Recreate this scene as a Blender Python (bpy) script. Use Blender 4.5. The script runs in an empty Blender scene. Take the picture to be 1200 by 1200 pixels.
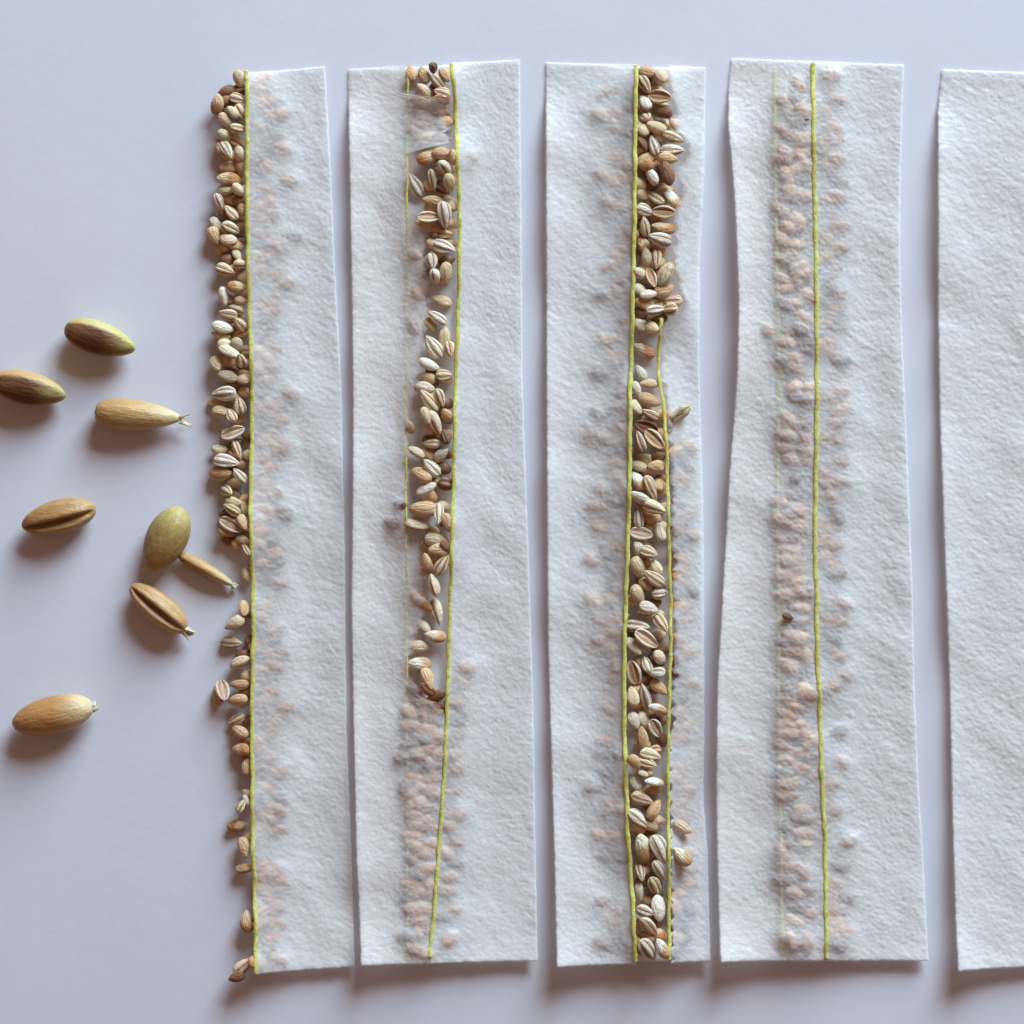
import bpy, bmesh, math, random
import numpy as np
from mathutils import Matrix, Euler, Vector

random.seed(7)
rng = np.random.default_rng(11)
scene = bpy.context.scene
COL = scene.collection
S = 8.0e-5                      # one drawing unit = 0.08 mm
def W(x, y, h=0.0):             # drawing units (x right, y down, h up) -> metres
    return ((x - 600.0) * S, (600.0 - y) * S, h * S)

# ------------------------------------------------------------------ camera
CAM_H = 4600.0
cam = bpy.data.cameras.new('camera')
cam_o = bpy.data.objects.new('camera', cam)
COL.objects.link(cam_o)
cam_o.location = W(600, 600, CAM_H)
cam.sensor_width = 36.0
cam.sensor_height = 36.0
cam.lens = 18.0 / (600.0 / CAM_H)
cam.clip_start = 0.005
cam.clip_end = 50.0
scene.camera = cam_o

# ------------------------------------------------------------------ light
world = bpy.data.worlds.new('World')
scene.world = world
world.use_nodes = True
bg = world.node_tree.nodes['Background']
bg.inputs['Color'].default_value = (1.0, 0.56, 0.39, 1)      # warm light bounced back by the room
bg.inputs['Strength'].default_value = 0.205

LAMP_AZ, LAMP_EL, LAMP_D, LAMP_SIZE, LAMP_W = 25.0, 25.0, 9500.0, 5200.0, 13.2
ld = bpy.data.lights.new('window_light', 'AREA')
ld.shape = 'RECTANGLE'
ld.size = LAMP_SIZE * S
ld.size_y = LAMP_SIZE * S
ld.energy = LAMP_W
ld.color = (0.69, 0.855, 1.0)
lo = bpy.data.objects.new('window_light', ld)
COL.objects.link(lo)
az, el = math.radians(LAMP_AZ), math.radians(LAMP_EL)
ldir = Vector((math.sin(az) * math.cos(el), math.cos(az) * math.cos(el), math.sin(el)))
lo.location = ldir * LAMP_D * S
lo.rotation_euler = ldir.to_track_quat('Z', 'Y').to_euler()

scene.view_settings.view_transform = 'Standard'
scene.view_settings.look = 'None'
scene.view_settings.exposure = 0.04
scene.view_settings.gamma = 1.0
scene.cycles.max_bounces = 12
scene.cycles.transparent_max_bounces = 16
scene.cycles.transmission_bounces = 8

# ------------------------------------------------------------------ materials
def new_mat(name):
    m = bpy.data.materials.new(name)
    m.use_nodes = True
    nt = m.node_tree
    nt.nodes.clear()
    return m, nt, nt.nodes.new('ShaderNodeOutputMaterial')

def noise(nt, co, scale, detail=3.0, rough=0.55):
    n = nt.nodes.new('ShaderNodeTexNoise')
    n.inputs['Scale'].default_value = scale
    n.inputs['Detail'].default_value = detail
    n.inputs['Roughness'].default_value = rough
    nt.links.new(co, n.inputs['Vector'])
    return n.outputs['Fac']

def maprange(nt, v, a, b, c, d):
    n = nt.nodes.new('ShaderNodeMapRange')
    n.inputs['From Min'].default_value = a; n.inputs['From Max'].default_value = b
    n.inputs['To Min'].default_value = c; n.inputs['To Max'].default_value = d
    nt.links.new(v, n.inputs['Value'])
    return n.outputs['Result']

def bump(nt, h, strength, dist, normal=None):
    n = nt.nodes.new('ShaderNodeBump')
    n.inputs['Strength'].default_value = strength
    n.inputs['Distance'].default_value = dist
    nt.links.new(h, n.inputs['Height'])
    if normal: nt.links.new(normal, n.inputs['Normal'])
    return n.outputs['Normal']

def ramp(nt, v, c0, c1):
    n = nt.nodes.new('ShaderNodeMix'); n.data_type = 'RGBA'
    n.inputs['A'].default_value = (*c0, 1); n.inputs['B'].default_value = (*c1, 1)
    nt.links.new(v, n.inputs['Factor'])
    return n.outputs['Result']

def coords(nt):
    return nt.nodes.new('ShaderNodeTexCoord').outputs['Object']

def mat_table():
    m, nt, out = new_mat('lavender_card')
    co = coords(nt)
    p = nt.nodes.new('ShaderNodeBsdfPrincipled')
    big = noise(nt, co, 60, 3)
    nt.links.new(ramp(nt, maprange(nt, big, .3, .7, 0, 1), (.605, .603, .655), (.63, .628, .68)), p.inputs['Base Color'])
    p.inputs['Roughness'].default_value = .62
    p.inputs['Specular IOR Level'].default_value = .25
    fine = noise(nt, co, 1500, 4, .6)
    mid = noise(nt, co, 350, 3)
    n1 = bump(nt, fine, .25, 4e-5)
    n2 = bump(nt, mid, .25, 8e-5, n1)
    nt.links.new(n2, p.inputs['Normal'])
    nt.links.new(p.outputs[0], out.inputs['Surface'])
    return m

def mat_paper(name, transp, transl, col0, col1):
    m, nt, out = new_mat(name)
    co = coords(nt)
    # crepe fibres: stretched noise, finer than the relief in the mesh
    mp = nt.nodes.new('ShaderNodeMapping')
    mp.inputs['Rotation'].default_value = (0, 0, math.radians(24))
    mp.inputs['Scale'].default_value = (.5, 1.25, 1)
    nt.links.new(co, mp.inputs['Vector'])
    fib = noise(nt, mp.outputs[0], 2600, 4, .62)
    fine = noise(nt, co, 5200, 3, .6)
    cloud = noise(nt, co, 420, 4, .6)
    nn = bump(nt, fine, .45, 2.4e-5, bump(nt, fib, .6, 4.0e-5))
    col = ramp(nt, maprange(nt, fib, .3, .7, 0, 1), col0, col1)
    d = nt.nodes.new('ShaderNodeBsdfDiffuse'); d.inputs['Roughness'].default_value = .6
    t = nt.nodes.new('ShaderNodeBsdfTranslucent')
    g = nt.nodes.new('ShaderNodeBsdfGlossy'); g.inputs['Roughness'].default_value = .45
    tr = nt.nodes.new('ShaderNodeBsdfTransparent')
    tr.inputs['Color'].default_value = (1, .92, .88, 1)
    for b in (d, t): nt.links.new(col, b.inputs['Color'])
    for b in (d, t, g): nt.links.new(nn, b.inputs['Normal'])
    m1 = nt.nodes.new('ShaderNodeMixShader'); m1.inputs[0].default_value = transl
    nt.links.new(d.outputs[0], m1.inputs[1]); nt.links.new(t.outputs[0], m1.inputs[2])
    m2 = nt.nodes.new('ShaderNodeMixShader'); m2.inputs[0].default_value = .045
    nt.links.new(m1.outputs[0], m2.inputs[1]); nt.links.new(g.outputs[0], m2.inputs[2])
    m3 = nt.nodes.new('ShaderNodeMixShader')
    a = nt.nodes.new('ShaderNodeMath'); a.operation = 'ADD'
    nt.links.new(maprange(nt, fib, .3, .7, -.45 * transp, .45 * transp), a.inputs[0])
    nt.links.new(maprange(nt, cloud, .3, .7, .8 * transp, 1.2 * transp), a.inputs[1])
    # torn edges thin out into loose fibres
    th = nt.nodes.new('ShaderNodeAttribute'); th.attribute_name = 'torn'
    tn = nt.nodes.new('ShaderNodeMath'); tn.operation = 'MULTIPLY_ADD'
    nt.links.new(maprange(nt, noise(nt, co, 2400, 3, .6), .3, .7, .45, 1.25), tn.inputs[0])
    nt.links.new(th.outputs['Fac'], tn.inputs[1]); nt.links.new(a.outputs[0], tn.inputs[2])
    tn.use_clamp = True
    nt.links.new(tn.outputs[0], m3.inputs[0])
    nt.links.new(m2.outputs[0], m3.inputs[1]); nt.links.new(tr.outputs[0], m3.inputs[2])
    nt.links.new(m3.outputs[0], out.inputs['Surface'])
    return m

def mat_seed(name, rough, sss, bump_d, scale, v0=.8, v1=1.15, bs=.5):
    m, nt, out = new_mat(name)
    co = coords(nt)
    at = nt.nodes.new('ShaderNodeAttribute'); at.attribute_name = 'tint'
    oi = nt.nodes.new('ShaderNodeObjectInfo')
    mul = nt.nodes.new('ShaderNodeMix'); mul.data_type = 'RGBA'; mul.blend_type = 'MULTIPLY'
    mul.inputs['Factor'].default_value = 1
    nt.links.new(at.outputs['Color'], mul.inputs['A']); nt.links.new(oi.outputs['Color'], mul.inputs['B'])
    off = nt.nodes.new('ShaderNodeVectorMath'); off.operation = 'ADD'
    nt.links.new(co, off.inputs[0])
    sc = nt.nodes.new('ShaderNodeVectorMath'); sc.operation = 'SCALE'
    sc.inputs[0].default_value = (7, 3, 5); nt.links.new(oi.outputs['Random'], sc.inputs['Scale'])
    nt.links.new(sc.outputs[0], off.inputs[1])
    st = nt.nodes.new('ShaderNodeMapping'); st.inputs['Scale'].default_value = (.35, 1.3, 1.3)
    nt.links.new(off.outputs[0], st.inputs['Vector'])
    nz = noise(nt, st.outputs[0], scale, 4, .6)
    hv = nt.nodes.new('ShaderNodeHueSaturation')
    nt.links.new(mul.outputs['Result'], hv.inputs['Color'])
    nt.links.new(maprange(nt, nz, .25, .75, v0, v1), hv.inputs['Value'])
    p = nt.nodes.new('ShaderNodeBsdfPrincipled')
    nt.links.new(hv.outputs[0], p.inputs['Base Color'])
    p.inputs['Roughness'].default_value = rough
    p.inputs['Specular IOR Level'].default_value = .35
    p.inputs['Subsurface Weight'].default_value = sss
    p.inputs['Subsurface Radius'].default_value = (1, .42, .18)
    p.inputs['Subsurface Scale'].default_value = 5 * S
    nt.links.new(bump(nt, nz, bs, bump_d), p.inputs['Normal'])
    nt.links.new(p.outputs[0], out.inputs['Surface'])
    return m

def mat_thread():
    m, nt, out = new_mat('yellow_green_thread')
    co = coords(nt)
    p = nt.nodes.new('ShaderNodeBsdfPrincipled')
    a = noise(nt, co, 1900, 4, .7)
    b = noise(nt, co, 170, 2)
    c = ramp(nt, maprange(nt, a, .3, .7, 0, 1), (.36, .36, .04), (.74, .72, .24))
    mx = nt.nodes.new('ShaderNodeMix'); mx.data_type = 'RGBA'
    nt.links.new(maprange(nt, b, .56, .70, 0, .6), mx.inputs['Factor'])
    nt.links.new(c, mx.inputs['A']); mx.inputs['B'].default_value = (.40, .29, .05, 1)
    nt.links.new(mx.outputs['Result'], p.inputs['Base Color'])
    p.inputs['Roughness'].default_value = .7
    p.inputs['Specular IOR Level'].default_value = .2
    p.inputs['Subsurface Weight'].default_value = .2
    p.inputs['Subsurface Radius'].default_value = (1, .9, .3)
    p.inputs['Subsurface Scale'].default_value = 3 * S
    nt.links.new(bump(nt, noise(nt, co, 5000, 4, .7), .9, 8e-5), p.inputs['Normal'])
    nt.links.new(p.outputs[0], out.inputs['Surface'])
    return m

M_TABLE = mat_table()
M_COVER = mat_paper('tissue_cover', .33, .38, (.90, .93, .92), (.95, .97, .965))
M_SHEER = mat_paper('tissue_sheer', .46, .36, (.90, .93, .92), (.95, .97, .965))
M_BASE = mat_paper('tissue_base', .04, .36, (.90, .90, .90), (.95, .95, .95))
M_SEED = mat_seed('seed_husk', .55, .30, .02, 7.0)
M_GRAIN = mat_seed('grain_bran', .42, .22, .002, 8.0, .87, 1.1, .22)
M_TUFT = mat_seed('grain_tuft', .8, .4, .01, 8.0)
M_THREAD = mat_thread()

def put(name, mesh, mat=None, parent=None):
    o = bpy.data.objects.new(name, mesh)
    COL.objects.link(o)
    if mat: mesh.materials.append(mat)
    if parent: o.parent = parent
    return o

def tag(o, label=None, cat=None, group=None, kind=None):
    for k, v in (('label', label), ('category', cat), ('group', group), ('kind', kind)):
        if v: o[k] = v
    return o

def mesh_from(name, co, quads, tris=(), smooth=True, tint=None):
    me = bpy.data.meshes.new(name)
    me.from_pydata([tuple(c) for c in co], [], [tuple(q) for q in quads] + [tuple(t) for t in tris])
    if smooth: me.polygons.foreach_set('use_smooth', [True] * len(me.polygons))
    if tint is not None:
        a = me.attributes.new('tint', 'FLOAT_COLOR', 'POINT')
        c4 = np.ones((len(co), 4), np.float32); c4[:, :3] = tint
        a.data.foreach_set('color', c4.ravel())
    me.update()
    return me

# ------------------------------------------------------------------ table
def build_table():
    n = 60
    xs = np.linspace(-3000, 4200, n); ys = np.linspace(-3000, 4200, n)
    co = [W(x, y, 0) for y in ys for x in xs]
    q = [(j * n + i, (j + 1) * n + i, (j + 1) * n + i + 1, j * n + i + 1) for j in range(n - 1) for i in range(n - 1)]
    o = put('tabletop', mesh_from('tabletop', co, q), M_TABLE)
    tag(o, 'smooth pale lavender white card surface under everything', kind='structure')
build_table()

# ------------------------------------------------------------------ height maps (drawing units)
X0, Y0, X1, Y1 = -80, -20, 1360, 1220
NX, NY = X1 - X0, Y1 - Y0
GX, GY = np.meshgrid(np.arange(X0, X1), np.arange(Y0, Y1))
FY = np.fft.fftfreq(NY)[:, None]; FX = np.fft.fftfreq(NX)[None, :]
def blur(a, sx, sy=None):
    sy = sx if sy is None else sy
    k = np.exp(-2 * math.pi ** 2 * ((FX * sx) ** 2 + (FY * sy) ** 2))
    return np.real(np.fft.ifft2(np.fft.fft2(a) * k))
def dilate(a, r):
    out = a.copy()
    for dy in range(-r, r + 1):
        for dx in range(-r, r + 1):
            if dx * dx + dy * dy <= r * r + 1:
                out = np.maximum(out, np.roll(np.roll(a, dy, 0), dx, 1))
    return out
def crepe(lo_, hi_, ang, stretch):
    a = math.radians(ang)
    u = FX * math.cos(a) + FY * math.sin(a); v = -FX * math.sin(a) + FY * math.cos(a)
    f = np.sqrt((u * stretch) ** 2 + v ** 2)
    k = np.exp(-(f * lo_) ** 2 * 2) * (1 - np.exp(-(f * hi_) ** 2 * 2))
    n = np.real(np.fft.ifft2(np.fft.fft2(rng.standard_normal((NY, NX))) * k))
    return n / n.std()
T_FINE = crepe(2.1, 7, 22, 1.6)
T_MID = crepe(7, 22, 28, 1.8)
T_WAVE = crepe(45, 160, 70, 1.4)
def smp(a, x, y):
    x = np.clip(np.asarray(x, float) - X0, 0, NX - 1.001); y = np.clip(np.asarray(y, float) - Y0, 0, NY - 1.001)
    i = x.astype(int); j = y.astype(int); fx = x - i; fy = y - j
    return (a[j, i] * (1 - fx) + a[j, i + 1] * fx) * (1 - fy) + (a[j + 1, i] * (1 - fx) + a[j + 1, i + 1] * fx) * fy
def curve(pts):
    ys = np.array([p[0] for p in pts], float); xs = np.array([p[1] for p in pts], float)
    def f(y): return np.interp(y, ys, xs)
    return f

# ------------------------------------------------------------------ strip outlines: y -> x
STRIPS = [
 dict(L=[(80,290),(110,291),(250,291),(350,293),(400,295),(440,297),(520,296),(580,295),(630,296),(720,298),(800,297),(850,296),(900,297),(960,297),(1010,298),(1080,301),(1140,302)],
      R=[(78,380),(200,387),(300,391),(450,399),(640,403),(850,405),(1000,411),(1132,415)], top=(87,79), bot=(1138,1131), lift=(0,13,2)),
 dict(L=[(80,408),(200,411),(330,413),(450,415),(560,415),(700,413),(830,415),(1000,419),(1128,425)],
      R=[(71,608),(260,610),(440,611),(500,613),(640,618),(830,624),(1020,627),(1126,629)], top=(82,71), bot=(1128,1124), lift=(13,17,2)),
 dict(L=[(74,640),(440,641),(640,642),(760,643),(900,647),(1000,650),(1128,653)],
      R=[(79,826),(200,824),(300,819),(420,818),(500,820),(600,823),(830,824),(940,823),(1000,828),(1126,831)], top=(74,80), bot=(1129,1124), lift=(13,19,2)),
 dict(L=[(69,857),(100,854),(150,853),(180,856),(230,860),(300,863),(360,865),(440,863),(500,859),(560,854),(620,851),(700,846),(800,840),(900,839),(1000,840),(1122,843)],
      R=[(76,1058),(200,1054),(300,1053),(400,1056),(560,1063),(700,1068),(800,1070),(900,1074),(1000,1080),(1124,1086)], top=(69,77), bot=(1123,1124), lift=(19,16,2)),
 dict(L=[(82,1104),(130,1099),(200,1098),(300,1098),(400,1099),(500,1101),(600,1104),(700,1108),(800,1112),(900,1114),(1000,1116),(1134,1120)],
      R=[(82,1312),(1130,1322)], top=(82,90), bot=(1134,1126), lift=(13,13,2)),
]
for s in STRIPS:
    s['L'] = curve(s['L']); s['R'] = curve(s['R'])
TH = dict(
 a1=curve([(84,290),(110,291),(250,291),(350,293),(400,295),(440,297),(520,296),(580,295),(630,296),(720,298),(800,297),(850,296),(900,297),(960,297),(1010,298),(1080,301),(1140,302)]),
 a2=curve([(76,529),(110,533),(130,534),(200,537),(260,539),(330,538),(400,536),(450,534),(520,533),(600,531),(640,530),(700,528),(760,526),(830,524),(880,522),(920,520),(960,517),(1000,514),(1040,511),(1080,508),(1122,503)]),
 b2=curve([(80,478),(250,477),(500,476),(800,477),(1000,478),(1125,478)]),
 a3=curve([(77,745),(150,744),(250,743),(300,742),(340,741),(400,740),(450,738),(560,737),(640,735),(700,733),(760,731),(830,731),(900,732),(940,734),(980,735),(1000,737),(1060,741),(1126,744)]),
 b3=curve([(384,774),(420,770),(440,771),(455,774),(480,777),(520,780),(560,781),(640,783),(700,785),(760,785),(830,783),(900,782),(1060,783),(1125,783)]),
 a4=curve([(75,952),(110,952),(200,953),(300,955),(400,956),(500,956),(560,955),(640,954),(700,956),(760,956),(800,958),(830,960),(880,961),(930,963),(980,966),(1060,967),(1122,967)]),
 b4=curve([(80,908),(200,908),(300,910),(440,912),(600,911),(800,912),(1000,915),(1122,916)]),
 a5=curve([(85,1226),(600,1229),(1130,1234)]),
)
FLAP2 = curve([(70,477),(110,477),(119,526),(170,529),(181,479),(240,479),(262,490),(280,501),(330,503),(370,503),(400,498),(430,494),(455,486),(520,481),(560,480),(590,475),(630,479),(650,492),(700,503),(735,499),(747,487),(765,487),(775,479),(800,486),(820,508),(838,523),(880,521.5),(920,519.5),(960,516.5),(1000,513.5),(1040,510.5),(1080,507.5),(1130,502)])
FLAP3R = curve([(74,779),(100,781),(115,789),(135,790),(142,783),(152,785),(160,802),(185,803),(200,792),(232,798),(260,789),(290,788),(312,787),(335,793),(355,803),(366,795),(376,780),(385,775),(420,773),(440,774),(455,777),(480,780),(520,783),(560,784),(640,786),(700,788),(760,788),(830,786),(900,785),(1060,786),(1130,786)])

# base heights
BASE = np.zeros((NY, NX))
for s in STRIPS:
    L = s['L'](GY); R = s['R'](GY); w = R - L
    u = np.clip((GX - L) / w, 0, 1)
    yt = s['top'][0] * (1 - u) + s['top'][1] * u; yb = s['bot'][0] * (1 - u) + s['bot'][1] * u
    lh, bh, rh = s['lift']
    tfade = np.clip((GY - yt - 18) / 90, 0, 1); tfade = tfade * tfade * (3 - 2 * tfade)
    wob = 1 + .22 * np.sin(GY / 67.0 + L[0, 0]) + .12 * np.sin(GY / 23.0 + 2)
    z = 1.2 + lh * tfade * wob * np.exp(-np.clip(GX - L, 0, None) / 34.0)
    z += bh * (1 - .45 * u) * np.exp(-np.clip(yb - GY, 0, None) / 55.0)
    z += rh * np.exp(-np.clip(R - GX, 0, None) / 18.0)
    z += np.maximum(0, .9 + .8 * T_WAVE) * tfade
    inside = (GX > L - 4) & (GX < R + 4) & (GY > yt - 4) & (GY < yb + 4)
    s['z'] = z
    BASE = np.where(inside, z, BASE)
# the first strip's seeds spill past its edge onto the card
REST = BASE.copy()
HT = REST.copy()

# ------------------------------------------------------------------ seeds: x y angle length kind tone (kind s smooth, r ribbed, h split, c two-toned, b broken; . under)
SEEDS1 = """
281 94 75 23 s c;256 124 100 27 c o;280 117 15 23 r c;284 133 60 23 r t;274 133 45 19 s t;266 143 45 25 s t;282 152 10 25 s t;264 160 30 22 r c
267 177 60 28 r w;259 173 60 22 s o .;282 182 70 23 s t;284 198 80 22 s o .;269 211 5 31 c o;267 223 0 25 s t .;281 224 45 22 r t;258 239 70 26 s w;272 250 45 24 r c;284 245 70 22 s o .
254 263 50 21 s w;272 269 25 28 r c;252 277 70 24 s o;269 282 10 24 s t;277 288 20 22 s o .;279 300 60 18 s t;284 311 0 21 s t;265 317 20 27 s c;279 337 0 25 c o;263 348 80 25 s w
283 353 10 18 s c;277 363 20 22 r t .;268 369 10 24 r c;283 381 45 24 r t;262 385 15 29 s w;260 393 10 26 s t .;265 404 0 22 s t;280 405 60 22 s c;270 413 30 34 r c;284 423 80 22 r t
255 427 70 24 s t;267 441 15 28 s w;286 445 0 20 s t;263 462 -5 34 r w;256 473 10 27 s o .;282 476 80 24 s c;260 483 10 24 s t;272 487 60 22 r t;274 507 -20 31 h w;279 527 70 25 s c
258 527 0 22 s c;267 541 10 35 r w;260 555 0 33 s o .;282 558 50 25 r w;267 576 30 28 s t;275 589 10 22 s c;273 597 30 25 r t;285 595 60 22 s o .;272 615 30 31 h w;267 623 20 25 s o .;286 612 70 22 s o
286 633 20 20 s t;289 644 60 20 s t;290 673 75 22 s t;287 713 90 24 s o;276 730 -30 28 s c;272 753 5 29 r t;282 775 -25 28 s t;262 808 75 29 h w;256 813 80 25 s o .;282 802 0 25 s o;280 820 -10 27 s o
277 843 -30 25 r t;282 857 30 25 s o;283 877 5 26 c o;290 898 90 24 s o .;290 937 60 18 s w;284 943 -60 20 r t;279 967 -5 27 c o;287 992 80 28 s o;288 1016 -10 26 s o;290 1078 85 29 c o;287 1130 -40 31 r t;279 1142 -20 22 s d
"""
SEEDS2 = """
482 87 80 22 s o;497 89 70 23 s o;497 108 45 28 r t;515 99 50 27 s c;522 90 60 20 s o;508 82 80 18 r d;518 111 20 22 s c;508 107 90 22 r d .
502 187 -15 29 c o;518 182 0 25 s o;531 186 80 23 s o;522 200 50 29 s w;507 213 80 29 r w;487 218 60 34 r w;527 217 80 27 s t;507 237 10 27 s o;530 240 80 22 s t .;521 254 82 36 r w;503 256 0 28 h w
497 262 0 24 s o .;508 276 20 13 s d;521 291 20 34 r w;506 308 80 23 r w;510 326 80 22 r w;523 322 90 30 s t;518 353 20 27 s c;512 373 35 29 r w;505 381 60 22 s o .;508 407 55 35 r w;521 397 90 29 s t .;527 410 80 22 r t
503 428 25 29 r w;521 440 0 22 s t;502 443 20 22 s o .;498 455 8 27 s w;503 470 50 35 r t;516 467 70 25 r t;510 497 65 36 r t;500 488 70 24 s c;524 487 60 22 s o;522 512 70 22 r d;506 520 0 25 r c;517 533 -40 27 c w
488 530 30 25 s t;494 556 30 33 s o;506 548 45 29 r w;500 573 -30 29 s w;496 597 0 35 s o;514 602 90 29 r w;490 615 10 36 r t;511 632 5 29 s c;525 612 70 25 s o;501 640 20 20 s o .;515 644 0 29 s o;523 640 50 18 s d
500 660 80 31 c o;518 662 -60 29 r t;509 685 75 31 r c;512 717 75 35 r c;496 732 50 25 s w;510 745 10 29 c t;491 778 5 31 c w;502 795 70 31 s o;493 757 0 28 s c
"""
VEIL2 = """
497 140 20 27 s o;523 143 10 23 s t;488 155 30 27 s c;509 162 20 31 s c;513 125 20 22 s c;486 382 60 29 r c;487 300 20 22 s t;489 345 60 22 s t;497 708 40 26 s o;487 700 60 24 s o;500 823 0 26 s t;497 838 60 25 s o
500 856 0 29 s t;487 880 20 26 s o;473 888 10 22 r d;505 898 60 26 s o;477 923 70 24 s d;507 927 50 26 s o;490 967 0 31 s o;503 967 20 24 s t;498 993 0 31 s o;485 1032 40 26 s o;503 1045 70 24 s o;490 1065 0 28 s o;493 1095 60 26 s o
497 1113 20 26 s t;460 613 20 22 s d;469 592 10 20 s d;553 183 20 26 s w;500 945 30 24 s t;484 945 60 22 s t;495 1015 30 26 s o;487 910 10 24 s t;480 500 60 20 s w
"""
SEEDS3 = """
758 86 10 23 s o;773 91 70 21 s c;755 101 60 27 r c;773 115 10 31 h c;755 122 60 22 s w;775 133 10 29 s d;755 137 50 22 s t .;752 152 60 23 s c;768 151 20 27 s t;788 163 20 29 s c;753 170 60 24 s d .;766 172 70 27 r w
787 178 0 32 r w;782 188 5 27 s o;755 195 10 25 c o;781 205 75 33 r d;763 208 60 27 s w;767 232 35 29 r c;786 233 50 31 c w;755 248 20 24 s w;776 250 5 29 h c;755 267 80 29 r t;777 268 10 31 c o;772 282 15 33 r w
753 287 60 24 s o .;757 302 80 25 s c;768 305 90 27 r t;779 322 -60 34 s c;750 322 30 25 r c;763 327 70 25 h c;750 341 30 22 s w;759 346 -10 23 s w;778 341 -20 29 s o .;755 357 20 27 s o .;787 354 0 29 r c;783 364 -10 24 r t
768 365 -10 29 r w;750 382 40 23 s w;770 375 -15 26 r d .;763 385 20 24 s t;754 411 30 31 c t;750 437 60 22 s w;760 450 0 25 s t;745 457 70 22 s w;760 470 20 31 s o;745 478 60 22 s c;761 486 25 27 r c;757 501 20 31 h d
750 517 70 29 r c;766 515 45 31 h c;750 547 20 26 s c;768 547 0 24 s o;747 563 60 29 c w;762 572 65 35 r c;772 567 70 24 s o .;749 583 25 31 r w;766 595 20 33 r c;748 607 85 27 r w;763 608 0 26 s o .;773 623 75 27 s w
751 625 10 29 h w;748 643 80 21 s w;760 647 20 24 s t;747 665 70 31 s c;768 665 60 22 s t;765 677 35 33 r c;757 685 40 24 s o .;747 698 65 33 s c;773 695 -5 22 r w;760 712 20 27 s w;774 730 55 29 r t;747 733 5 34 r w
757 748 35 37 h w;742 757 50 29 r w;772 770 50 24 s t;757 777 70 27 r w;742 787 75 31 h c;768 787 0 24 r w;772 805 40 28 s o;755 815 75 35 r w;741 815 80 28 s t;770 830 20 26 c w;742 844 70 24 s w;753 843 80 22 r t .
752 863 85 30 s o;768 853 60 28 h w;775 864 70 24 s d .;762 884 15 31 s t;757 892 20 29 r t;743 892 60 24 s o;753 905 20 14 s w;765 915 10 28 c w;743 915 60 26 s w;752 935 20 30 s t;766 947 -60 28 s o;748 958 40 35 r w
763 966 30 24 s o .;753 992 80 37 c c;772 993 65 39 r w;750 1020 80 26 s t;772 1018 60 30 r w;767 1037 65 30 r c;748 1045 90 29 s w;770 1062 85 35 r w;755 1065 20 24 s w;760 1083 50 35 r t;755 1095 20 26 s o .;758 1110 55 37 r w;775 1108 60 28 c w
"""
TOP3 = """
797 485 -40 31 b c;799 968 30 27 s c;798 1001 45 29 c c
"""
VEIL3 = """
702 485 20 27 s d;695 510 10 27 s o;710 573 10 30 s d;702 618 40 26 s o;695 657 20 27 s o;695 703 40 28 s t;708 723 0 29 s o;708 868 0 26 s o;713 1002 30 26 s d;720 1098 20 27 s d;790 147 45 20 s w;788 1058 50 29 s c;797 560 70 24 s t
795 680 60 26 s o;795 750 60 24 s o;796 835 60 25 s o;792 910 40 27 s t;724 640 20 24 s t;722 690 70 24 s t;722 780 60 24 s o;718 830 40 24 s t;714 940 20 24 s t;720 420 30 26 s t;708 400 60 24 s t;716 350 20 24 s t;722 300 30 24 s t;708 205 30 24 s t;722 215 30 24 s t;704 135 20 24 s t;722 150 60 24 s c;793 1095 20 24 s w;796 620 20 22 s o
"""
VEIL4 = """
917 153 20 26 r c;935 163 40 26 s t;918 182 60 25 s o;935 183 60 25 s t;965 170 60 26 s o;970 195 10 26 s o;922 207 60 26 s t;930 227 30 33 s c;915 245 30 26 s t;980 230 20 28 s t;972 90 10 28 s o;935 100 60 25 s o;920 120 40 24 s t;938 128 40 24 s t;966 130 40 24 s t
935 260 50 28 s t;923 267 40 24 s c;915 282 60 24 s t;930 288 10 28 s c;970 282 40 27 s t;920 305 10 27 s c;935 313 -30 27 s t;917 328 30 27 s c;933 330 60 25 s o;978 345 10 28 s o;918 357 30 26 s d;942 373 30 27 s o;970 367 10 29 s d;900 387 40 20 s t;920 402 20 26 s o
945 410 30 24 s d;968 403 0 28 s o;932 432 40 27 s o;935 467 10 30 s d;922 493 60 26 s t;940 497 60 29 s d;942 515 70 27 s o;922 510 20 24 s c;920 525 10 25 s o;928 539 20 27 s t;943 538 60 26 s o;968 518 30 24 s t;967 567 20 24 s o;912 587 20 22 s t;932 597 25 30 s o
915 610 30 29 s t;937 620 10 30 s o;917 633 30 27 s c;925 645 10 31 s o;927 657 0 33 s c;920 674 -10 29 s o;935 667 0 26 s t;920 697 0 28 s o;938 695 20 26 s o;937 712 10 28 s c;938 728 0 29 s d;930 747 30 31 s c;927 762 0 31 s o;923 780 40 31 s w;923 808 60 26 s d
945 814 0 28 s o;977 663 20 26 s t;987 710 20 28 s c;922 837 20 27 s t;920 848 0 27 s o;923 858 10 28 s c;918 873 30 27 s o;943 862 60 27 s o;923 890 0 29 s c;920 904 0 31 s d;925 918 0 33 s w;923 932 0 31 s o;940 947 0 30 s t;940 959 0 31 s d
940 975 10 30 c w;922 970 60 24 s d;915 998 70 26 s o;923 1013 10 27 s w;918 1030 0 29 s d;932 1045 20 28 s w;937 1062 0 31 s d;930 1077 30 28 s t;925 1100 60 25 s o;980 1033 20 24 s c;978 1050 10 24 s c;980 1063 0 26 s o;980 1078 0 24 s w;978 1095 20 24 s o;945 1100 80 24 s o;940 1020 60 26 s o;946 890 80 24 s o;944 770 70 24 s o
"""
DARK4 = "922 722 20 15 s d"
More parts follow.
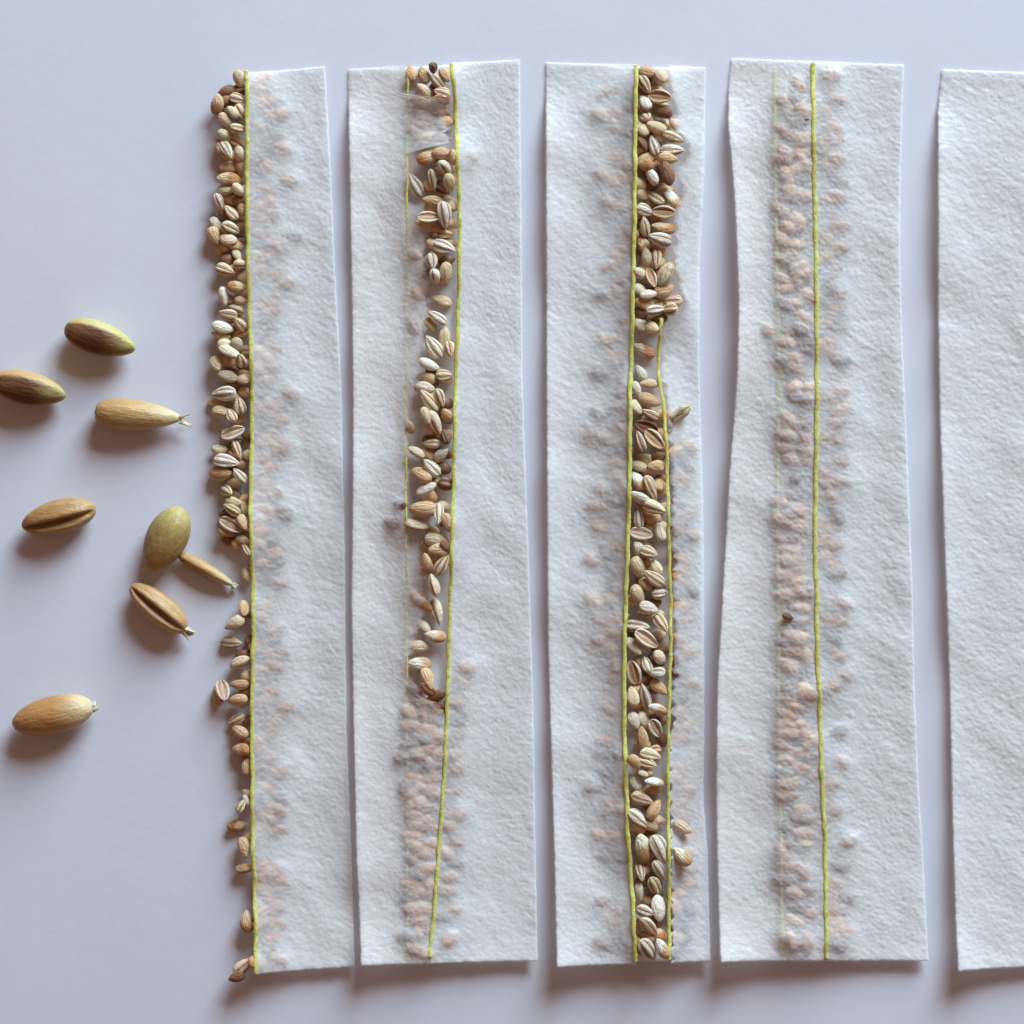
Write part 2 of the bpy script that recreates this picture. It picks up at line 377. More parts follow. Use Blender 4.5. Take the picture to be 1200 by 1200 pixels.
def parse(t):
    out = []
    for r in t.replace('\n', ';').split(';'):
        p = r.split()
        if len(p) >= 6:
            out.append(dict(x=float(p[0]), y=float(p[1]), a=float(p[2]), l=float(p[3]), k=p[4], t=p[5], under=len(p) > 6))
    return out
def scatter(n, xf, ylo, yhi, gap=15):
    out = []; tries = 0
    while len(out) < n and tries < n * 30:
        tries += 1
        y = random.uniform(ylo, yhi); x = xf(y)
        if all((x - o['x']) ** 2 + (y - o['y']) ** 2 > gap * gap for o in out):
            out.append(dict(x=x, y=y, a=random.gauss(5, 22), l=random.uniform(22, 30), k=random.choice('ssrsc'), t=random.choice('toooodd'), under=True))
    return out

TINT = {'w': (1.0, .98, .93), 'c': (.93, .84, .69), 't': (.97, .86, .69), 'o': (.86, .66, .46), 'd': (.34, .20, .13)}

# prototype husks: unit length along x
def lathe(nt_, nr, prof, sect, tintf):
    co, q, tr, tn = [], [], [], []
    for i in range(1, nt_):
        t = i / nt_
        for j in range(nr):
            th = 2 * math.pi * j / nr
            y, z = sect(t, th, prof(t))
            co.append((t - .5, y, z)); tn.append(tintf(t, th))
    a = len(co); co.append((-.5, 0, 0)); tn.append(tintf(0, 0))
    b = len(co); co.append((.5, 0, 0)); tn.append(tintf(1, 0))
    for i in range(nt_ - 2):
        for j in range(nr):
            k = (j + 1) % nr
            q.append((i * nr + j, (i + 1) * nr + j, (i + 1) * nr + k, i * nr + k))
    for j in range(nr):
        k = (j + 1) % nr
        tr.append((a, j, k)); o = (nt_ - 2) * nr
        tr.append((b, o + k, o + j))
    return np.array(co), q, tr, np.array(tn)

def egg(p, e0=.55, e1=.75):
    return lambda t: .5 * (max(t, 0) ** e0) * (max(1 - t, 0) ** e1) / p
def mixc(a, b, f): return tuple(a[i] * (1 - f) + b[i] * f for i in range(3))
def smooth_s(v, a, b):
    v = min(max((v - a) / (b - a), 0), 1); return v * v * (3 - 2 * v)

def proto(kind, var):
    r = random.Random(kind + str(var))
    ph = r.uniform(0, 6.28)
    e0, e1 = r.uniform(.42, .55), r.uniform(.62, .9)
    norm = max(t ** e0 * (1 - t) ** e1 for t in np.linspace(.01, .99, 60))
    prof = egg(norm, e0, e1)
    base = (.80, .68, .50); cream = (.92, .83, .68); brown = (.40, .23, .12)
    bend = r.uniform(-.12, .12)
    if kind == 's':
        def sect(t, th, R):
            k = 1 + .015 * math.cos(6 * th + ph)
            return R * math.cos(th) * k + bend * (t - .5) ** 2 * 2, R * math.sin(th) * k
        def tint(t, th):
            c = mixc(base, cream, .5 + .5 * math.cos(th * 1 + ph) * .8)
            c = mixc(c, (.50, .34, .20), .45 * smooth_s(math.cos(5 * th + ph), .82, 1.0) * smooth_s(t * (1 - t), .03, .15))
            return mixc(c, brown, .75 * smooth_s(t, .9, 1.0) + .35 * smooth_s(.1 - t, 0, .1))
        return lathe(22, 20, prof, sect, tint)
    if kind == 'c':
        cut = r.uniform(.45, .6)
        def sect(t, th, R):
            return R * math.cos(th) + bend * (t - .5) ** 2 * 2, R * math.sin(th) * (1 + .05 * smooth_s(t, cut, cut + .06))
        def tint(t, th):
            v = t + .10 * math.sin(th * 2 + ph) + .16 * math.sin(th)
            return mixc((.72, .47, .27), (.97, .92, .82), smooth_s(v, cut - .08, cut + .16))
        return lathe(24, 20, prof, sect, tint)
    if kind == 'r':
        nr = r.choice((5, 6, 7)); amp = r.uniform(.12, .2); skip = r.uniform(0, 6.28)
        def rib(th):
            w = smooth_s(.5 + .5 * math.cos(th - skip), .12, .4)          # one flank stays nearly smooth
            return 1 - w * (1 - (.5 + .5 * math.cos(nr * th + ph + .5 * math.sin(th))) ** 1.3)
        def sect(t, th, R):
            k = 1 - amp + 1.3 * amp * rib(th) * smooth_s(t * (1 - t), .02, .14)
            return R * math.cos(th) * k + bend * (t - .5) ** 2 * 2, R * math.sin(th) * k
        def tint(t, th):
            c = mixc((.40, .24, .13), (.94, .86, .72), smooth_s(rib(th), .06, .38))
            return mixc(c, brown, .6 * smooth_s(t, .9, 1.0))
        return lathe(22, nr * 6, prof, sect, tint)
    if kind == 'h':            # split seed: open face on top inside a pale rim
        def sect(t, th, R):
            y = R * math.cos(th); z = R * math.sin(th)
            if z > 0:
                f = abs(y) / max(R, 1e-6)
                z = R * (.50 * smooth_s(f, .25, .78) * (1 - smooth_s(f, .86, 1.0) * .8) + .30 * (1 - smooth_s(f, .0, .22)) - .12)
            return y, z
        def tint(t, th):
            f = abs(math.cos(th))
            if math.sin(th) > 0:
                c = mixc((.62, .36, .19), (.97, .92, .83), max(smooth_s(f, .55, .75), .7 * (1 - smooth_s(f, .05, .2))))
            else:
                c = (.80, .68, .50)
            return c
        return lathe(22, 30, prof, sect, tint)
    if kind == 'b':            # broken: blunt cut end with a groove along it
        def prof_b(t): return .5 * min(1, (t / .3) ** .55 if t < .3 else 1) * (1 - smooth_s(t, .86, 1.0)) ** .5
        def sect(t, th, R):
            g = math.exp(-((th - 2.2) / .22) ** 2) * .25
            return R * math.cos(th) * (1 - g), R * math.sin(th) * (1 - g)
        def tint(t, th):
            g = math.exp(-((th - 2.2) / .2) ** 2)
            c = mixc(base, cream, .5 + .5 * math.sin(th))
            return mixc(c, (.25, .14, .08), .85 * g)
        return lathe(22, 24, prof_b, sect, tint)

PROTO = {}
for k in 'srchb':
    for v in range(4 if k != 'b' else 1):
        co, q, tr, tn = proto(k, v)
        me = mesh_from('seed_' + k, co, q, tr, tint=tn)
        me.materials.append(M_SEED)
        PROTO[k, v] = (me, co, q, tr, tn)

def place(sd, ground, settle=.72, flat=False):
    """drop one seed on the height map; fills in its pose"""
    v = random.randrange(4) if sd['k'] != 'b' else 0
    sd['l'] *= .96
    wid = sd['l'] * random.uniform(.50, .61) * (.9 if sd['k'] == 'r' else 1)
    if sd['l'] < 24: wid = sd['l'] * random.uniform(.60, .70)
    thk = wid * random.uniform(.72, .88)
    if sd['k'] == 'h': thk = wid * .8
    if flat: thk *= .6
    a = -math.radians(sd['a'])
    if sd['k'] in 'c':
        a += 0 if random.random() < .5 else math.pi
        if sd['y'] and math.sin(a) < 0: a += math.pi      # pale cap towards the top of the sheet
    elif random.random() < .35: a += math.pi
    r = int(sd['l'] / 2 + 2); xi, yi = int(round(sd['x'])) - X0, int(round(sd['y'])) - Y0
    ys = slice(max(yi - r, 0), min(yi + r + 1, NY)); xs = slice(max(xi - r, 0), min(xi + r + 1, NX))
    dx = GX[ys, xs] - sd['x']; dy = -(GY[ys, xs] - sd['y'])
    u = (dx * math.cos(a) + dy * math.sin(a)) / (sd['l'] / 2); w = (-dx * math.sin(a) + dy * math.cos(a)) / (wid / 2)
    rr = u * u + w * w; m = rr < 1
    dome = np.sqrt(np.clip(1 - rr, 0, 1)) * thk / 2
    flo = float((REST[ys, xs] + dome)[m].max()) if m.any() else thk / 2
    drop = float((HT[ys, xs] + dome)[m].max()) if m.any() else thk / 2
    flo = float((REST[ys, xs])[m].mean()) + thk / 2 + .3
    zc = flo + max(0, drop - flo) * settle
    HT[ys, xs] = np.where(m, np.maximum(HT[ys, xs], zc + dome), HT[ys, xs])
    tilt = .14 + .2 * min(1, (zc - flo) / 8)
    sd.update(v=v, wid=wid, thk=thk, ang=a, z=zc, rx=random.gauss(0, .5), ry=random.gauss(0, tilt))
    if sd['k'] == 'h': sd['rx'] = random.uniform(-.35, .05)
    t = TINT[sd['t']]; j = random.uniform(.88, 1.1)
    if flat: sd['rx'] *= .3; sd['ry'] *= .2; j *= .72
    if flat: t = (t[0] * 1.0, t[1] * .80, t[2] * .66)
    sd['col'] = tuple(min(1, c * j * random.uniform(.96, 1.04)) for c in t)
    return sd
def pose(sd):
    return (Matrix.Translation(W(sd['x'], sd['y'], sd['z'])) @ Matrix.Rotation(sd['ang'], 4, 'Z')
            @ Matrix.Rotation(sd['ry'], 4, 'Y') @ Matrix.Rotation(sd['rx'], 4, 'X')
            @ Matrix.Diagonal((sd['l'] * S, sd['wid'] * S, sd['thk'] * S, 1)))

shown = {1: parse(SEEDS1), 2: parse(SEEDS2), 3: parse(SEEDS3)}
for n in shown:
    for sd in shown[n]:
        if sd['k'] == 's' and sd['t'] in 'wct' and random.random() < .3: sd['k'] = 'r'
veil = {1: scatter(115, lambda y: 303 + abs(random.gauss(1, 13)), 92, 1128, 10.5), 2: parse(VEIL2), 3: parse(VEIL3), 4: parse(VEIL4),
        5: []}
veil[2] += scatter(18, lambda y: float(TH['a2'](y)) + random.uniform(8, 22), 780, 1112, 15)
veil[2] += scatter(40, lambda y: random.uniform(480, float(TH['a2'](y)) - 6), 830, 1115, 12)
veil[2] += scatter(9, lambda y: random.uniform(484, 524), 118, 172, 13)
veil[2] += scatter(6, lambda y: random.uniform(486, 518), 806, 836, 12)
veil[3] += scatter(60, lambda y: float(TH['a3'](y)) - abs(random.gauss(8, 17)) - 5, 100, 1110, 13)
veil[3] += scatter(36, lambda y: float(TH['b3'](y)) + random.uniform(9, 26), 520, 1110, 14)
veil[4] += scatter(50, lambda y: float(TH['a4'](y)) + random.uniform(9, 30), 100, 1112, 13)
veil[4] += scatter(34, lambda y: float(TH['a4'](y)) - random.uniform(7, 38), 90, 1112, 11)
fill = scatter(60, lambda y: float(TH['a1'](y)) - random.uniform(2, 30), 92, 640, 12)
fill += scatter(10, lambda y: float(TH['a1'](y)) - random.uniform(0, 14), 700, 1010, 16)
fill += scatter(30, lambda y: random.uniform(505, 530), 180, 330, 12) + scatter(24, lambda y: random.uniform(500, 525), 430, 660, 13)
fill += scatter(40, lambda y: random.uniform(750, 780), 90, 385, 12) + scatter(70, lambda y: random.uniform(744, 776), 480, 1115, 12)
fill += scatter(60, lambda y: random.uniform(918, 946), 100, 1110, 13)
for f in fill: f['t'] = random.choice('otodd'); f['l'] = random.uniform(20, 25)
for f in fill: place(f, 0, .35); f['rx'] *= .3; f['ry'] *= .25
for n in veil:
    for sd in veil[n]: place(sd, 0, .12, True)
for n in shown:
    for sd in shown[n]:
        if sd['under']: place(sd, 0, .5)
    for sd in shown[n]:
        if not sd['under']: place(sd, 0, .78)

# ------------------------------------------------------------------ cover envelope from what lies below it
BUMP = np.clip(HT - REST, 0, None)
D1 = dilate(BUMP, 3)
D2 = dilate(BUMP, 2)
ENV = np.maximum(blur(dilate(BUMP, 6), 5), blur(dilate(BUMP, 11), 10) * 1.0)
ENV = np.maximum(ENV, blur(dilate(BUMP, 12), 18) * .9)
COVER = np.maximum(blur(np.maximum(ENV, D2 + .5), 1.5), BUMP + .8) + .9
PRESS = np.zeros((NY, NX))
for n in veil:                     # the tissue holds these seeds pressed against its underside
    zs = STRIPS[n - 1]['z']
    SUM = zs + COVER
    for sd in veil[n]:
        ca, sa = math.cos(sd['ang']), math.sin(sd['ang']); h = sd['l'] * .4; w = sd['wid'] * .4
        x, y = sd['x'], sd['y']
        f = lambda u, v: float(smp(SUM, x + u * ca - v * sa, y - u * sa - v * ca))
        sd['ry'] = -math.atan((f(h, 0) - f(-h, 0)) / (2 * h)); sd['rx'] = math.atan((f(0, w) - f(0, -w)) / (2 * w))
        top = min(f(0, 0), (f(h, 0) + f(-h, 0)) / 2 + .8, (f(0, w) + f(0, -w)) / 2 + .8) - .9
        sd['z'] = max(sd['z'], top + (1.6 if (n == 4 and x < 950) or (n == 2 and x < 528) else .3) - sd['thk'] / 2)
        r_ = int(sd['l'] / 2 + 2); xi, yi = int(round(x)) - X0, int(round(y)) - Y0
        ys = slice(max(yi - r_, 0), yi + r_ + 1); xs = slice(max(xi - r_, 0), xi + r_ + 1)
        dx = GX[ys, xs] - x; dy = -(GY[ys, xs] - y)
        u = dx * ca + dy * sa; v = -dx * sa + dy * ca
        rr = (u / (sd['l'] / 2)) ** 2 + (v / (sd['wid'] / 2)) ** 2
        t_ = sd['z'] - math.tan(sd['ry']) * u + math.tan(sd['rx']) * v + np.sqrt(np.clip(1 - rr, 0, 1)) * sd['thk'] / 2 - zs[ys, xs]
        PRESS[ys, xs] = np.where(rr < 1, np.maximum(PRESS[ys, xs], t_), PRESS[ys, xs])
COVER = blur(np.maximum(COVER, dilate(PRESS, 2) + .5), 1.7)
COVER = np.maximum(COVER, PRESS + .75)
TEX = .19 * T_FINE + .14 * T_MID

# ------------------------------------------------------------------ paper sheets
def sheet(name, mat, parent, Lf, Rf, top, bot, zf, step, rim=1.7, ruffle=.35, torn=None):
    ym = (top[0] + bot[0]) / 2
    w = max(float(Rf(y) - Lf(y)) for y in np.linspace(top[0], bot[0], 30))
    nu = max(6, int(w / step)); nv = int((bot[0] - top[0]) / step)
    u = np.linspace(0, 1, nu + 1)[None, :]; v = np.linspace(0, 1, nv + 1)[:, None]
    y = (top[0] + (top[1] - top[0]) * u) * (1 - v) + (bot[0] + (bot[1] - bot[0]) * u) * v
    L = Lf(y); R = Rf(y)
    L = L + ruffle * np.sin(y * .31 + L[0, 0]) * np.sin(y * .083)
    R = R + ruffle * np.sin(y * .27 + R[0, 0]) * np.sin(y * .071)
    x = L * (1 - u) + R * u
    y = y + ruffle * np.sin(x * .4) * np.sin(x * .13) * (np.abs(v - .5) * 2) ** 8
    z = zf(x, y)
    co = np.stack([(x - 600) * S, (600 - y) * S, z * S], -1).reshape(-1, 3)
    idx = np.arange((nu + 1) * (nv + 1)).reshape(nv + 1, nu + 1)
    q = np.stack([idx[:-1, :-1], idx[1:, :-1], idx[1:, 1:], idx[:-1, 1:]], -1).reshape(-1, 4)
    loop = np.concatenate([idx[0, :-1], idx[:-1, -1], idx[-1, :0:-1], idx[:0:-1, 0]])
    c = co.mean(0); ring = co[loop].copy()
    n = len(loop)
    tang = np.roll(ring, -1, 0) - np.roll(ring, 1, 0)
    outw = np.stack([-tang[:, 1], tang[:, 0], np.zeros(n)], -1)
    outw /= np.linalg.norm(outw, axis=1)[:, None] + 1e-12
    outw *= np.sign(((ring - c) * outw).sum(1).mean())
    ring2 = ring + outw * (rim * .6 * S) - np.array([0, 0, rim * S])
    i2 = len(co) + np.arange(n)
    q2 = np.stack([loop, np.roll(loop, -1), np.roll(i2, -1), i2], -1)
    co = np.concatenate([co, ring2])
    q = np.concatenate([q, q2])
    me = bpy.data.meshes.new(name)
    me.vertices.add(len(co)); me.vertices.foreach_set('co', co.astype(np.float32).ravel())
    me.loops.add(q.size); me.loops.foreach_set('vertex_index', q.ravel().astype(np.int32))
    me.polygons.add(len(q)); me.polygons.foreach_set('loop_start', np.arange(0, q.size, 4, dtype=np.int32))
    me.polygons.foreach_set('use_smooth', np.ones(len(q), bool))
    me.update(calc_edges=True)
    if torn:
        d = (R - x) if torn == 'R' else (x - L)
        tv = (np.clip(1 - d / 7.0, 0, 1) * np.clip((840 - y) / 20, 0, 1) * .8).ravel()
        at = me.attributes.new('torn', 'FLOAT', 'POINT')
        at.data.foreach_set('value', np.concatenate([tv, tv[loop]]).astype(np.float32))
    return put(name, me, mat, parent)

def thread(name, parent, xf, y0, y1, zmap, rad, lift, seed, dip=0):
    r = random.Random(seed); step = 1.6; n = int((y1 - y0) / step); m = 12
    ys = np.linspace(y0, y1, n)
    xs = xf(ys)
    k = np.exp(-.5 * (np.arange(-12, 13) / 5.0) ** 2); k /= k.sum()
    xs = np.convolve(np.pad(xs, 12, 'edge'), k, 'valid') + .35 * np.sin(ys / 9 + seed) + .25 * np.sin(ys / 3.7)
    z = smp(zmap, xs, ys); z = np.convolve(np.pad(z, 12, 'edge'), k, 'valid') + lift
    z -= dip * np.exp(-(ys - y0) / 8.0)
    co, q = [], []
    for i in range(n):
        tw = ys[i] * .55 + r.uniform(-.15, .15); rr = rad * .80 * (1 + .10 * math.sin(ys[i] * .19 + seed) + r.uniform(-.04, .04))
        for j in range(m):
            a = 2 * math.pi * j / m
            rj = rr * (.93 + .11 * abs(math.cos(a - tw)) + r.uniform(-.03, .03))
            co.append(W(xs[i] + rj * math.cos(a), ys[i], z[i] + rj * .5 * math.sin(a)))
    for i in range(n - 1):
        for j in range(m):
            k2 = (j + 1) % m
            q.append((i * m + j, i * m + k2, (i + 1) * m + k2, (i + 1) * m + j))
    me = mesh_from(name, co, q + [tuple(range(m - 1, -1, -1)), tuple((n - 1) * m + j for j in range(m))])
    return put(name, me, M_THREAD, parent)

def zbase(s):
    return lambda x, y: smp(s['z'], x, y) + .5 * smp(TEX, x, y)
def zcover(s, extra=1.0, inner=None):
    def f(x, y):
        c = smp(COVER, x, y)
        return smp(s['z'], x, y) + c + extra * smp(TEX, x, y)
    return f

STRIP_LABEL = [
 'narrow tissue strip with seeds spilling out past the yellow thread on its left edge',
 'tissue strip torn open in a ragged seam of seeds left of its yellow thread',
 'tissue strip opened wide between two yellow threads, packed with seeds',
 'closed tissue strip with yellow thread down its middle and seeds only showing through',
 'tissue strip cut off by the right border of the photo, no thread in view',
]
roots = []
for i, s in enumerate(STRIPS):
    o = bpy.data.objects.new('seed_tape', None); COL.objects.link(o)
    o.empty_display_size = .005
    tag(o, STRIP_LABEL[i], 'seed tape', 'tissue paper seed tapes laid side by side')
    roots.append(o)
ZS = [s['z'] for s in STRIPS]
def shift(f, d): return lambda y: f(y) + d
def clampR(f, g, d=0): return lambda y: np.minimum(f(y), g(y) + d)
cz = 1.6
for i, s in enumerate(STRIPS):
    Lb = shift(s['L'], 3 if i == 0 else .8); Rb = shift(s['R'], -.8)
    sheet('base_sheet', M_BASE, roots[i], Lb, Rb, (s['top'][0] + 1, s['top'][1] + 1), (s['bot'][0] - 1, s['bot'][1] - 1), zbase(s), 4, .8)
s = STRIPS[0]
sheet('cover_flap', M_COVER, roots[0], shift(TH['a1'], 1), s['R'], s['top'], s['bot'], zcover(s), cz)
s = STRIPS[1]
_rag = np.convolve(rng.standard_normal(3000), np.exp(-.5 * (np.arange(-6, 7) / 2.2) ** 2), 'same')
def ragged(f, k):
    return lambda y: f(y) + np.where((np.asarray(y) < 835) | (k == 2), 1.0, .15) * np.interp(np.asarray(y) * 1.0, np.arange(3000) - 20.0 - 300 * k, _rag)
def tops(s, fL, fR, which):
    """y of the top and bottom edges at the flap's two long edges"""
    y = s[which][0]; L = float(s['L'](y)); R = float(s['R'](y)); out = []
    for f in (fL, fR):
        u = (float(f(y)) - L) / (R - L)
        out.append(s[which][0] * (1 - u) + s[which][1] * u)
    return tuple(out)
def flap(i, fL, fR, extra=1.0, mat=None, torn=None):
    s = STRIPS[i]
    return sheet('cover_flap', mat or M_COVER, roots[i], fL, fR, tops(s, fL, fR, 'top'), tops(s, fL, fR, 'bot'), zcover(s, extra), cz, torn=torn)
flap(1, STRIPS[1]['L'], ragged(FLAP2, 1), 1.0, M_SHEER, 'R')
flap(1, shift(TH['a2'], 1), STRIPS[1]['R'])
flap(2, STRIPS[2]['L'], shift(TH['a3'], -1))
flap(2, ragged(FLAP3R, 2), STRIPS[2]['R'], 1.0, None, 'L')
flap(3, STRIPS[3]['L'], shift(TH['a4'], -1), 1.2, M_SHEER)
flap(3, shift(TH['a4'], 1), STRIPS[3]['R'], 1.2)
flap(4, STRIPS[4]['L'], shift(TH['a5'], -1), 1.2)
flap(4, shift(TH['a5'], 1), STRIPS[4]['R'], 1.2)

COVZ = lambda i: STRIPS[i]['z'] + COVER
thread('thread', roots[0], TH['a1'], 84, 1138, COVZ(0), 3.0, .6, 1)
thread('thread', roots[1], TH['a2'], 76, 1119, COVZ(1), 2.9, .6, 2)
tag(thread('thread', roots[1], TH['b2'], 84, 1124, COVZ(1), 1.7, -2.6, 3), 'faint thread hidden under the tissue')
thread('thread', roots[2], TH['a3'], 78, 1124, COVZ(2), 3.1, .6, 4)
thread('thread', roots[2], TH['b3'], 374, 1122, COVZ(2), 2.6, .4, 5, 7.0)
thread('thread', roots[3], TH['a4'], 74, 1122, COVZ(3), 3.2, 1.0, 6)
tag(thread('thread', roots[3], TH['b4'], 80, 1120, COVZ(3), 2.3, -2.6, 7), 'faint thread hidden under the tissue')
thread('thread', roots[4], TH['a5'], 86, 1128, COVZ(4), 3.0, 1.0, 8)

# seeds lying on top of the closed flaps
HT = np.where(HT > 0, STRIPS[2]['z'] + COVER, 0)
REST = HT.copy()
top3 = [place(sd, 0, .2) for sd in parse(TOP3)]
HT = STRIPS[3]['z'] + COVER; REST = HT.copy()
top4 = [place(sd, 0, .1) for sd in parse(DARK4)]

# ------------------------------------------------------------------ seeds as objects
TONE = {'w': 'whitish', 'c': 'cream', 't': 'tan', 'o': 'orange-brown', 'd': 'dark brown'}
KIND = {'s': 'smooth', 'r': 'ribbed', 'h': 'split-open', 'c': 'pale-capped', 'b': 'broken'}
ORD = ['topmost', 'second', 'third', 'fourth', 'fifth', 'sixth', 'seventh', 'eighth', 'ninth', 'tenth', 'eleventh', 'twelfth', 'thirteenth', 'fourteenth', 'fifteenth']
ORDB = ['lowest', 'second', 'third', 'fourth', 'fifth', 'sixth', 'seventh', 'eighth', 'ninth', 'tenth', 'eleventh', 'twelfth', 'thirteenth', 'fourteenth', 'fifteenth']
PLACE = {1: "spilling from the leftmost strip's edge", 2: "in the torn seam of the second strip", 3: "between threads of the middle strip"}
GROUP = {1: 'small seeds spilling from the leftmost strip', 2: 'small seeds in the torn seam of the second strip', 3: 'small seeds in the open seam of the middle strip'}
def add_seed(sd, label, group):
    o = bpy.data.objects.new('seed', PROTO[sd['k'], sd['v']][0])
    COL.objects.link(o)
    o.matrix_world = pose(sd)
    o.color = (*sd['col'], 1)
    return tag(o, label, 'seed', group)
count = 0
for n in shown:
    cls = {}
    for sd in shown[n]: cls.setdefault((sd['t'], sd['k']), []).append(sd)
    for (t, k), L in cls.items():
        L.sort(key=lambda d: d['y'])
        for i, sd in enumerate(L):
            look = f'{TONE[t]} {KIND[k]}'
            if len(L) == 1: lab = f'the only {look} seed {PLACE[n]}'
            elif i == 0: lab = f'{look} seed {PLACE[n]}, topmost of that look'
            elif i == len(L) - 1: lab = f'{look} seed {PLACE[n]}, lowest of that look'
            elif i < (len(L) + 1) // 2: lab = f'{look} seed {PLACE[n]}, {ORD[i]} such from top'
            else: lab = f'{look} seed {PLACE[n]}, {ORDB[len(L) - 1 - i]} such from bottom'
            add_seed(sd, lab, GROUP[n]); count += 1
add_seed(top3[0], 'loose broken cream seed lying on the tissue right of the middle strip\'s threads', 'stray seeds on the tissue of the middle strip')
add_seed(top3[1], 'cream smooth seed outside the right thread near the middle strip\'s lower end, upper of two', 'stray seeds on the tissue of the middle strip')
add_seed(top3[2], 'cream seed outside the right thread near the middle strip\'s lower end, lower of two', 'stray seeds on the tissue of the middle strip')
add_seed(top4[0], 'tiny dark brown seed poking through the tissue left of the fourth strip\'s thread', None)
count += 4

# the seeds that only show through the tissue or lie buried in the heap: one mass
def mass(name, L, label):
    co, fa, tn, b = [], [], [], 0
    for sd in L:
        me, c, q, tr, t = PROTO[sd['k'], sd['v']]
        M = np.array(pose(sd))
        c4 = np.concatenate([c, np.ones((len(c), 1))], 1) @ M.T
        co.append(c4[:, :3]); tn.append(t * np.array(sd['col']))
        fa += [tuple(b + i for i in f) for f in q] + [tuple(b + i for i in f) for f in tr]
        b += len(c)
    co = np.concatenate(co); tn = np.concatenate(tn)
    o = put(name, mesh_from(name, co, fa, tint=tn), M_SEED)
    return tag(o, label, kind='stuff')
rest = fill + [sd for n in veil for sd in veil[n]]
o = mass('seeds_under_tissue', rest, 'seeds under the tissue and buried deep in the heaps, dim shapes through the paper')
o['category'] = 'seeds'

# ------------------------------------------------------------------ cereal grains on the card
def grain_mesh(width, thick, crease, taper, blunt, cols):
    """unit length along x; the crease runs along +z. cols: back, cheek, crease, pale end"""
    nt_, nr = 40, 44
    back, cheek, deep, pale = cols
    def prof(t):
        return (max(t, 0) ** blunt) * (max(1 - t, 0) ** taper)
    nm = max(prof(t) for t in np.linspace(.01, .99, 99))
    def sect(t, th, _):
        R = prof(t) / nm
        y = math.cos(th); z = math.sin(th)
        if z > 0:
            z *= .70                                          # flattened ventral side
            g = math.exp(-(y / .17) ** 2) * .32 * smooth_s(t * (1 - t), .02, .11) * crease
            lobes = .16 * math.exp(-((abs(y) - .40) / .2) ** 2) * crease * smooth_s(t * (1 - t), .02, .15)
            z = z + lobes - g
        return R * y * width / 2, R * z * thick / 2 + .03 * thick * (1 - (2 * t - 1) ** 2)
    def tint(t, th):
        y = math.cos(th); z = math.sin(th)
        c = mixc(back, cheek, smooth_s(z, .0, .3))
        c = mixc(c, (.36, .19, .07), .35 * (1 - smooth_s(t, .1, .5)))
        if z > 0: c = mixc(c, deep, crease * math.exp(-(y / .22) ** 2) * .9)
        c = mixc(c, pale, .72 * smooth_s(t, .5, 1.0))
        return mixc(c, (.50, .36, .19), .5 * smooth_s(.08 - t, 0, .08))
    return lathe(nt_, nr, lambda t: 0, sect, tint)

def tuft_mesh(n, length, spread, seed, rad):
    r = random.Random(seed); co, q = [], []
    for i in range(n):
        a = r.uniform(0, 6.28); off = r.uniform(0, .5) * spread
        dirv = Vector((1, math.cos(a) * spread * r.uniform(.3, 1), math.sin(a) * spread * r.uniform(.1, .8)))
        base = Vector((-.25 * length, math.cos(a) * off * .16, math.sin(a) * off * .12))
        L = length * r.uniform(.6, 1.0); b0 = len(co); nseg = 5
        crv = Vector((0, r.uniform(-.4, .4), r.uniform(-.2, .3))) * L
        for kx in range(nseg + 1):
            f = kx / nseg
            p = base + dirv * (L * 1.25 * f) + crv * f * f
            rr = rad * (1 - .75 * f)
            for j in range(5):
                an = 6.283 * j / 5
                co.append((p.x, p.y + rr * math.cos(an), p.z + rr * math.sin(an)))
        for kx in range(nseg):
            for j in range(5):
                j2 = (j + 1) % 5
                q.append((b0 + kx * 5 + j, b0 + (kx + 1) * 5 + j, b0 + (kx + 1) * 5 + j2, b0 + kx * 5 + j2))
        q.append(tuple(b0 + nseg * 5 + j for j in range(5)))
    return np.array(co), q

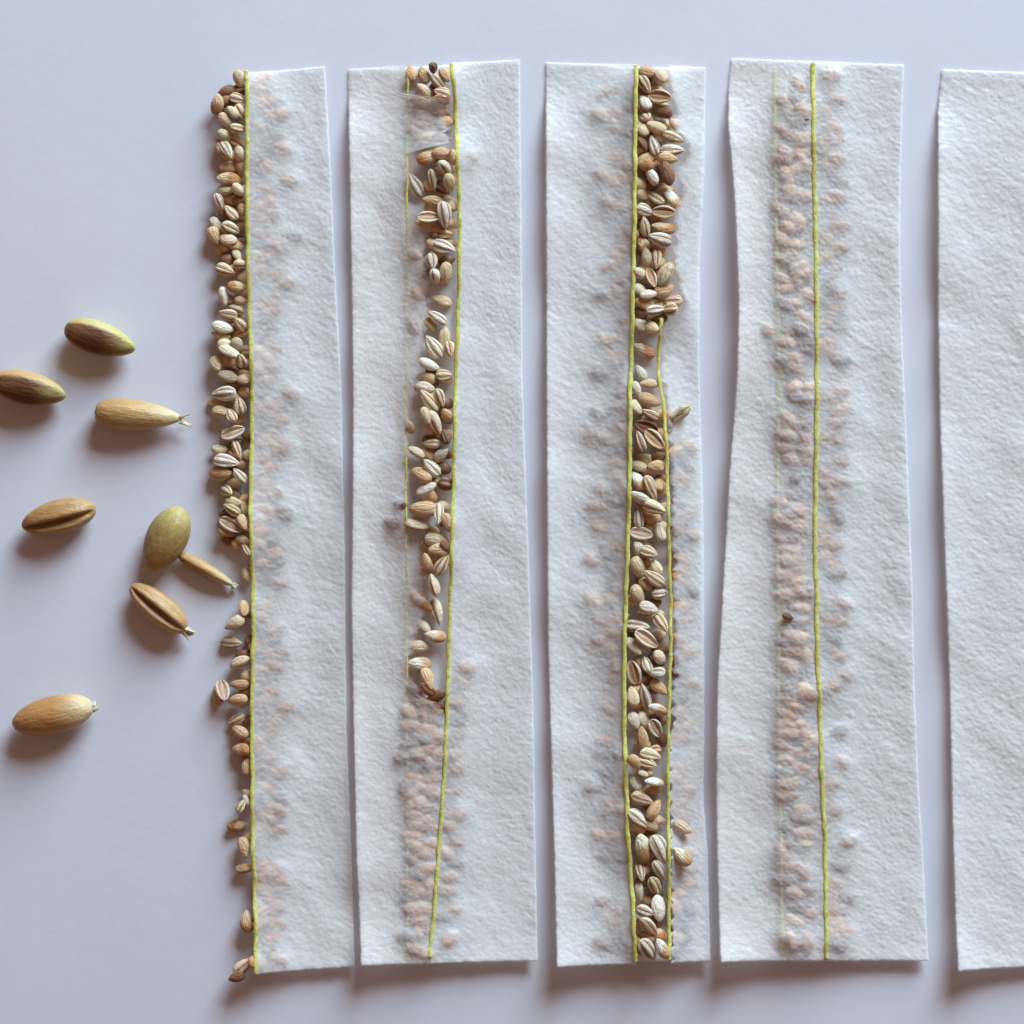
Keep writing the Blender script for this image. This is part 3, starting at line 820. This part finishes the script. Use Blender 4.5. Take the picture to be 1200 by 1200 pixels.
OLIVE = (.52, .46, .17); TANG = (.41, .235, .09); REDB = (.15, .06, .03); DEEP = (.23, .095, .045); PALE = (.74, .66, .40); WHEAT = (.50, .32, .135)
GR = [  # x y angle length width thick roll crease taper blunt colours tuft label
 (119, 398, 17, 87, 42, 42, 46, .55, .62, .46, (OLIVE, REDB, DEEP, OLIVE), None, 'olive-backed grain with shaded dark brown face, topmost of the loose grains'),  # face: red-brown bran, its colour also darkened for the shade on it
 (36, 456, 12, 90, 42, 42, 48, .6, .62, .50, (WHEAT, REDB, DEEP, OLIVE), None, 'tan-backed grain with shaded dark face, cut off by the left border of the photo'),  # same face colour: brown bran with some shade painted in
 (164, 487, 4, 104, 38, 38, 170, .8, .72, .36, (WHEAT, TANG, REDB, PALE), (4, .13, .6, .022), 'plump smooth tan grain ending in a wispy white beard, right of the border grain'),
 (71, 606, -14, 90, 42, 40, 26, 1.0, .52, .58, (TANG, TANG, DEEP, WHEAT), None, 'brown grain showing its crease with two raised lips, left of the cluster of three'),
 (196, 632, -63, 84, 49, 42, 175, .8, .56, .66, ((.33, .22, .075), TANG, REDB, OLIVE), None, 'broad smooth olive-tan grain standing steeply in the cluster of three'),
 (242, 668, 29, 76, 20, 19, 80, .6, .62, .42, (WHEAT, TANG, REDB, PALE), (3, .07, .4, .06), 'slender thin grain with tiny white tip, touching the broad grain beside the strip'),
 (187, 712, 39, 84, 36, 36, 14, 1.0, .46, .52, (TANG, WHEAT, DEEP, WHEAT), (7, .13, .5, .05), 'creased grain with stubby white tuft, lowest in the cluster of three'),
 (64, 837, -13, 98, 45, 42, 165,   .8, .50, .54, ((.44, .22, .075), TANG, REDB, PALE), (3, .07, .6, .075), 'large smooth brown grain with pale frayed end, lowest of the loose grains'),
]
def build_grain(i, g):
    x, y, ang, ln, wd, th, roll, cr, tp, bl, cols, tuft, label = g
    root = bpy.data.objects.new('cereal_grain', None); COL.objects.link(root)
    root.empty_display_size = .003
    root.location = W(x, y, 0)
    tag(root, label, 'grain', 'loose cereal grains on the card')
    co, q, tr, tn = grain_mesh(wd / ln, th / ln, cr, tp, bl, cols)
    me = mesh_from('body', co, q, tr, tint=tn)
    b = put('body', me, M_GRAIN, root)
    rot = Euler((math.radians(roll), math.radians(0), 0)).to_matrix().to_4x4()
    M = Matrix.Rotation(-math.radians(ang), 4, 'Z') @ rot @ Matrix.Scale(ln * S, 4)
    pts = [M @ Vector(c) for c in co]
    zmin = min(p.z for p in pts)
    M = Matrix.Translation((0, 0, -zmin - .4 * S)) @ M
    b.matrix_local = M
    if tuft:
        n, L, sp, rd = tuft
        c2, q2 = tuft_mesh(n, L, sp, i, rd)
        c2 = c2 + np.array([.49, 0, .01])
        t = put('tuft', mesh_from('tuft', c2, q2, tint=np.tile((.74, .66, .46), (len(c2), 1))), M_TUFT, root)
        t.matrix_local = M
for i, g in enumerate(GR): build_grain(i, g)
print('individual seeds', count, 'mass', len(rest))
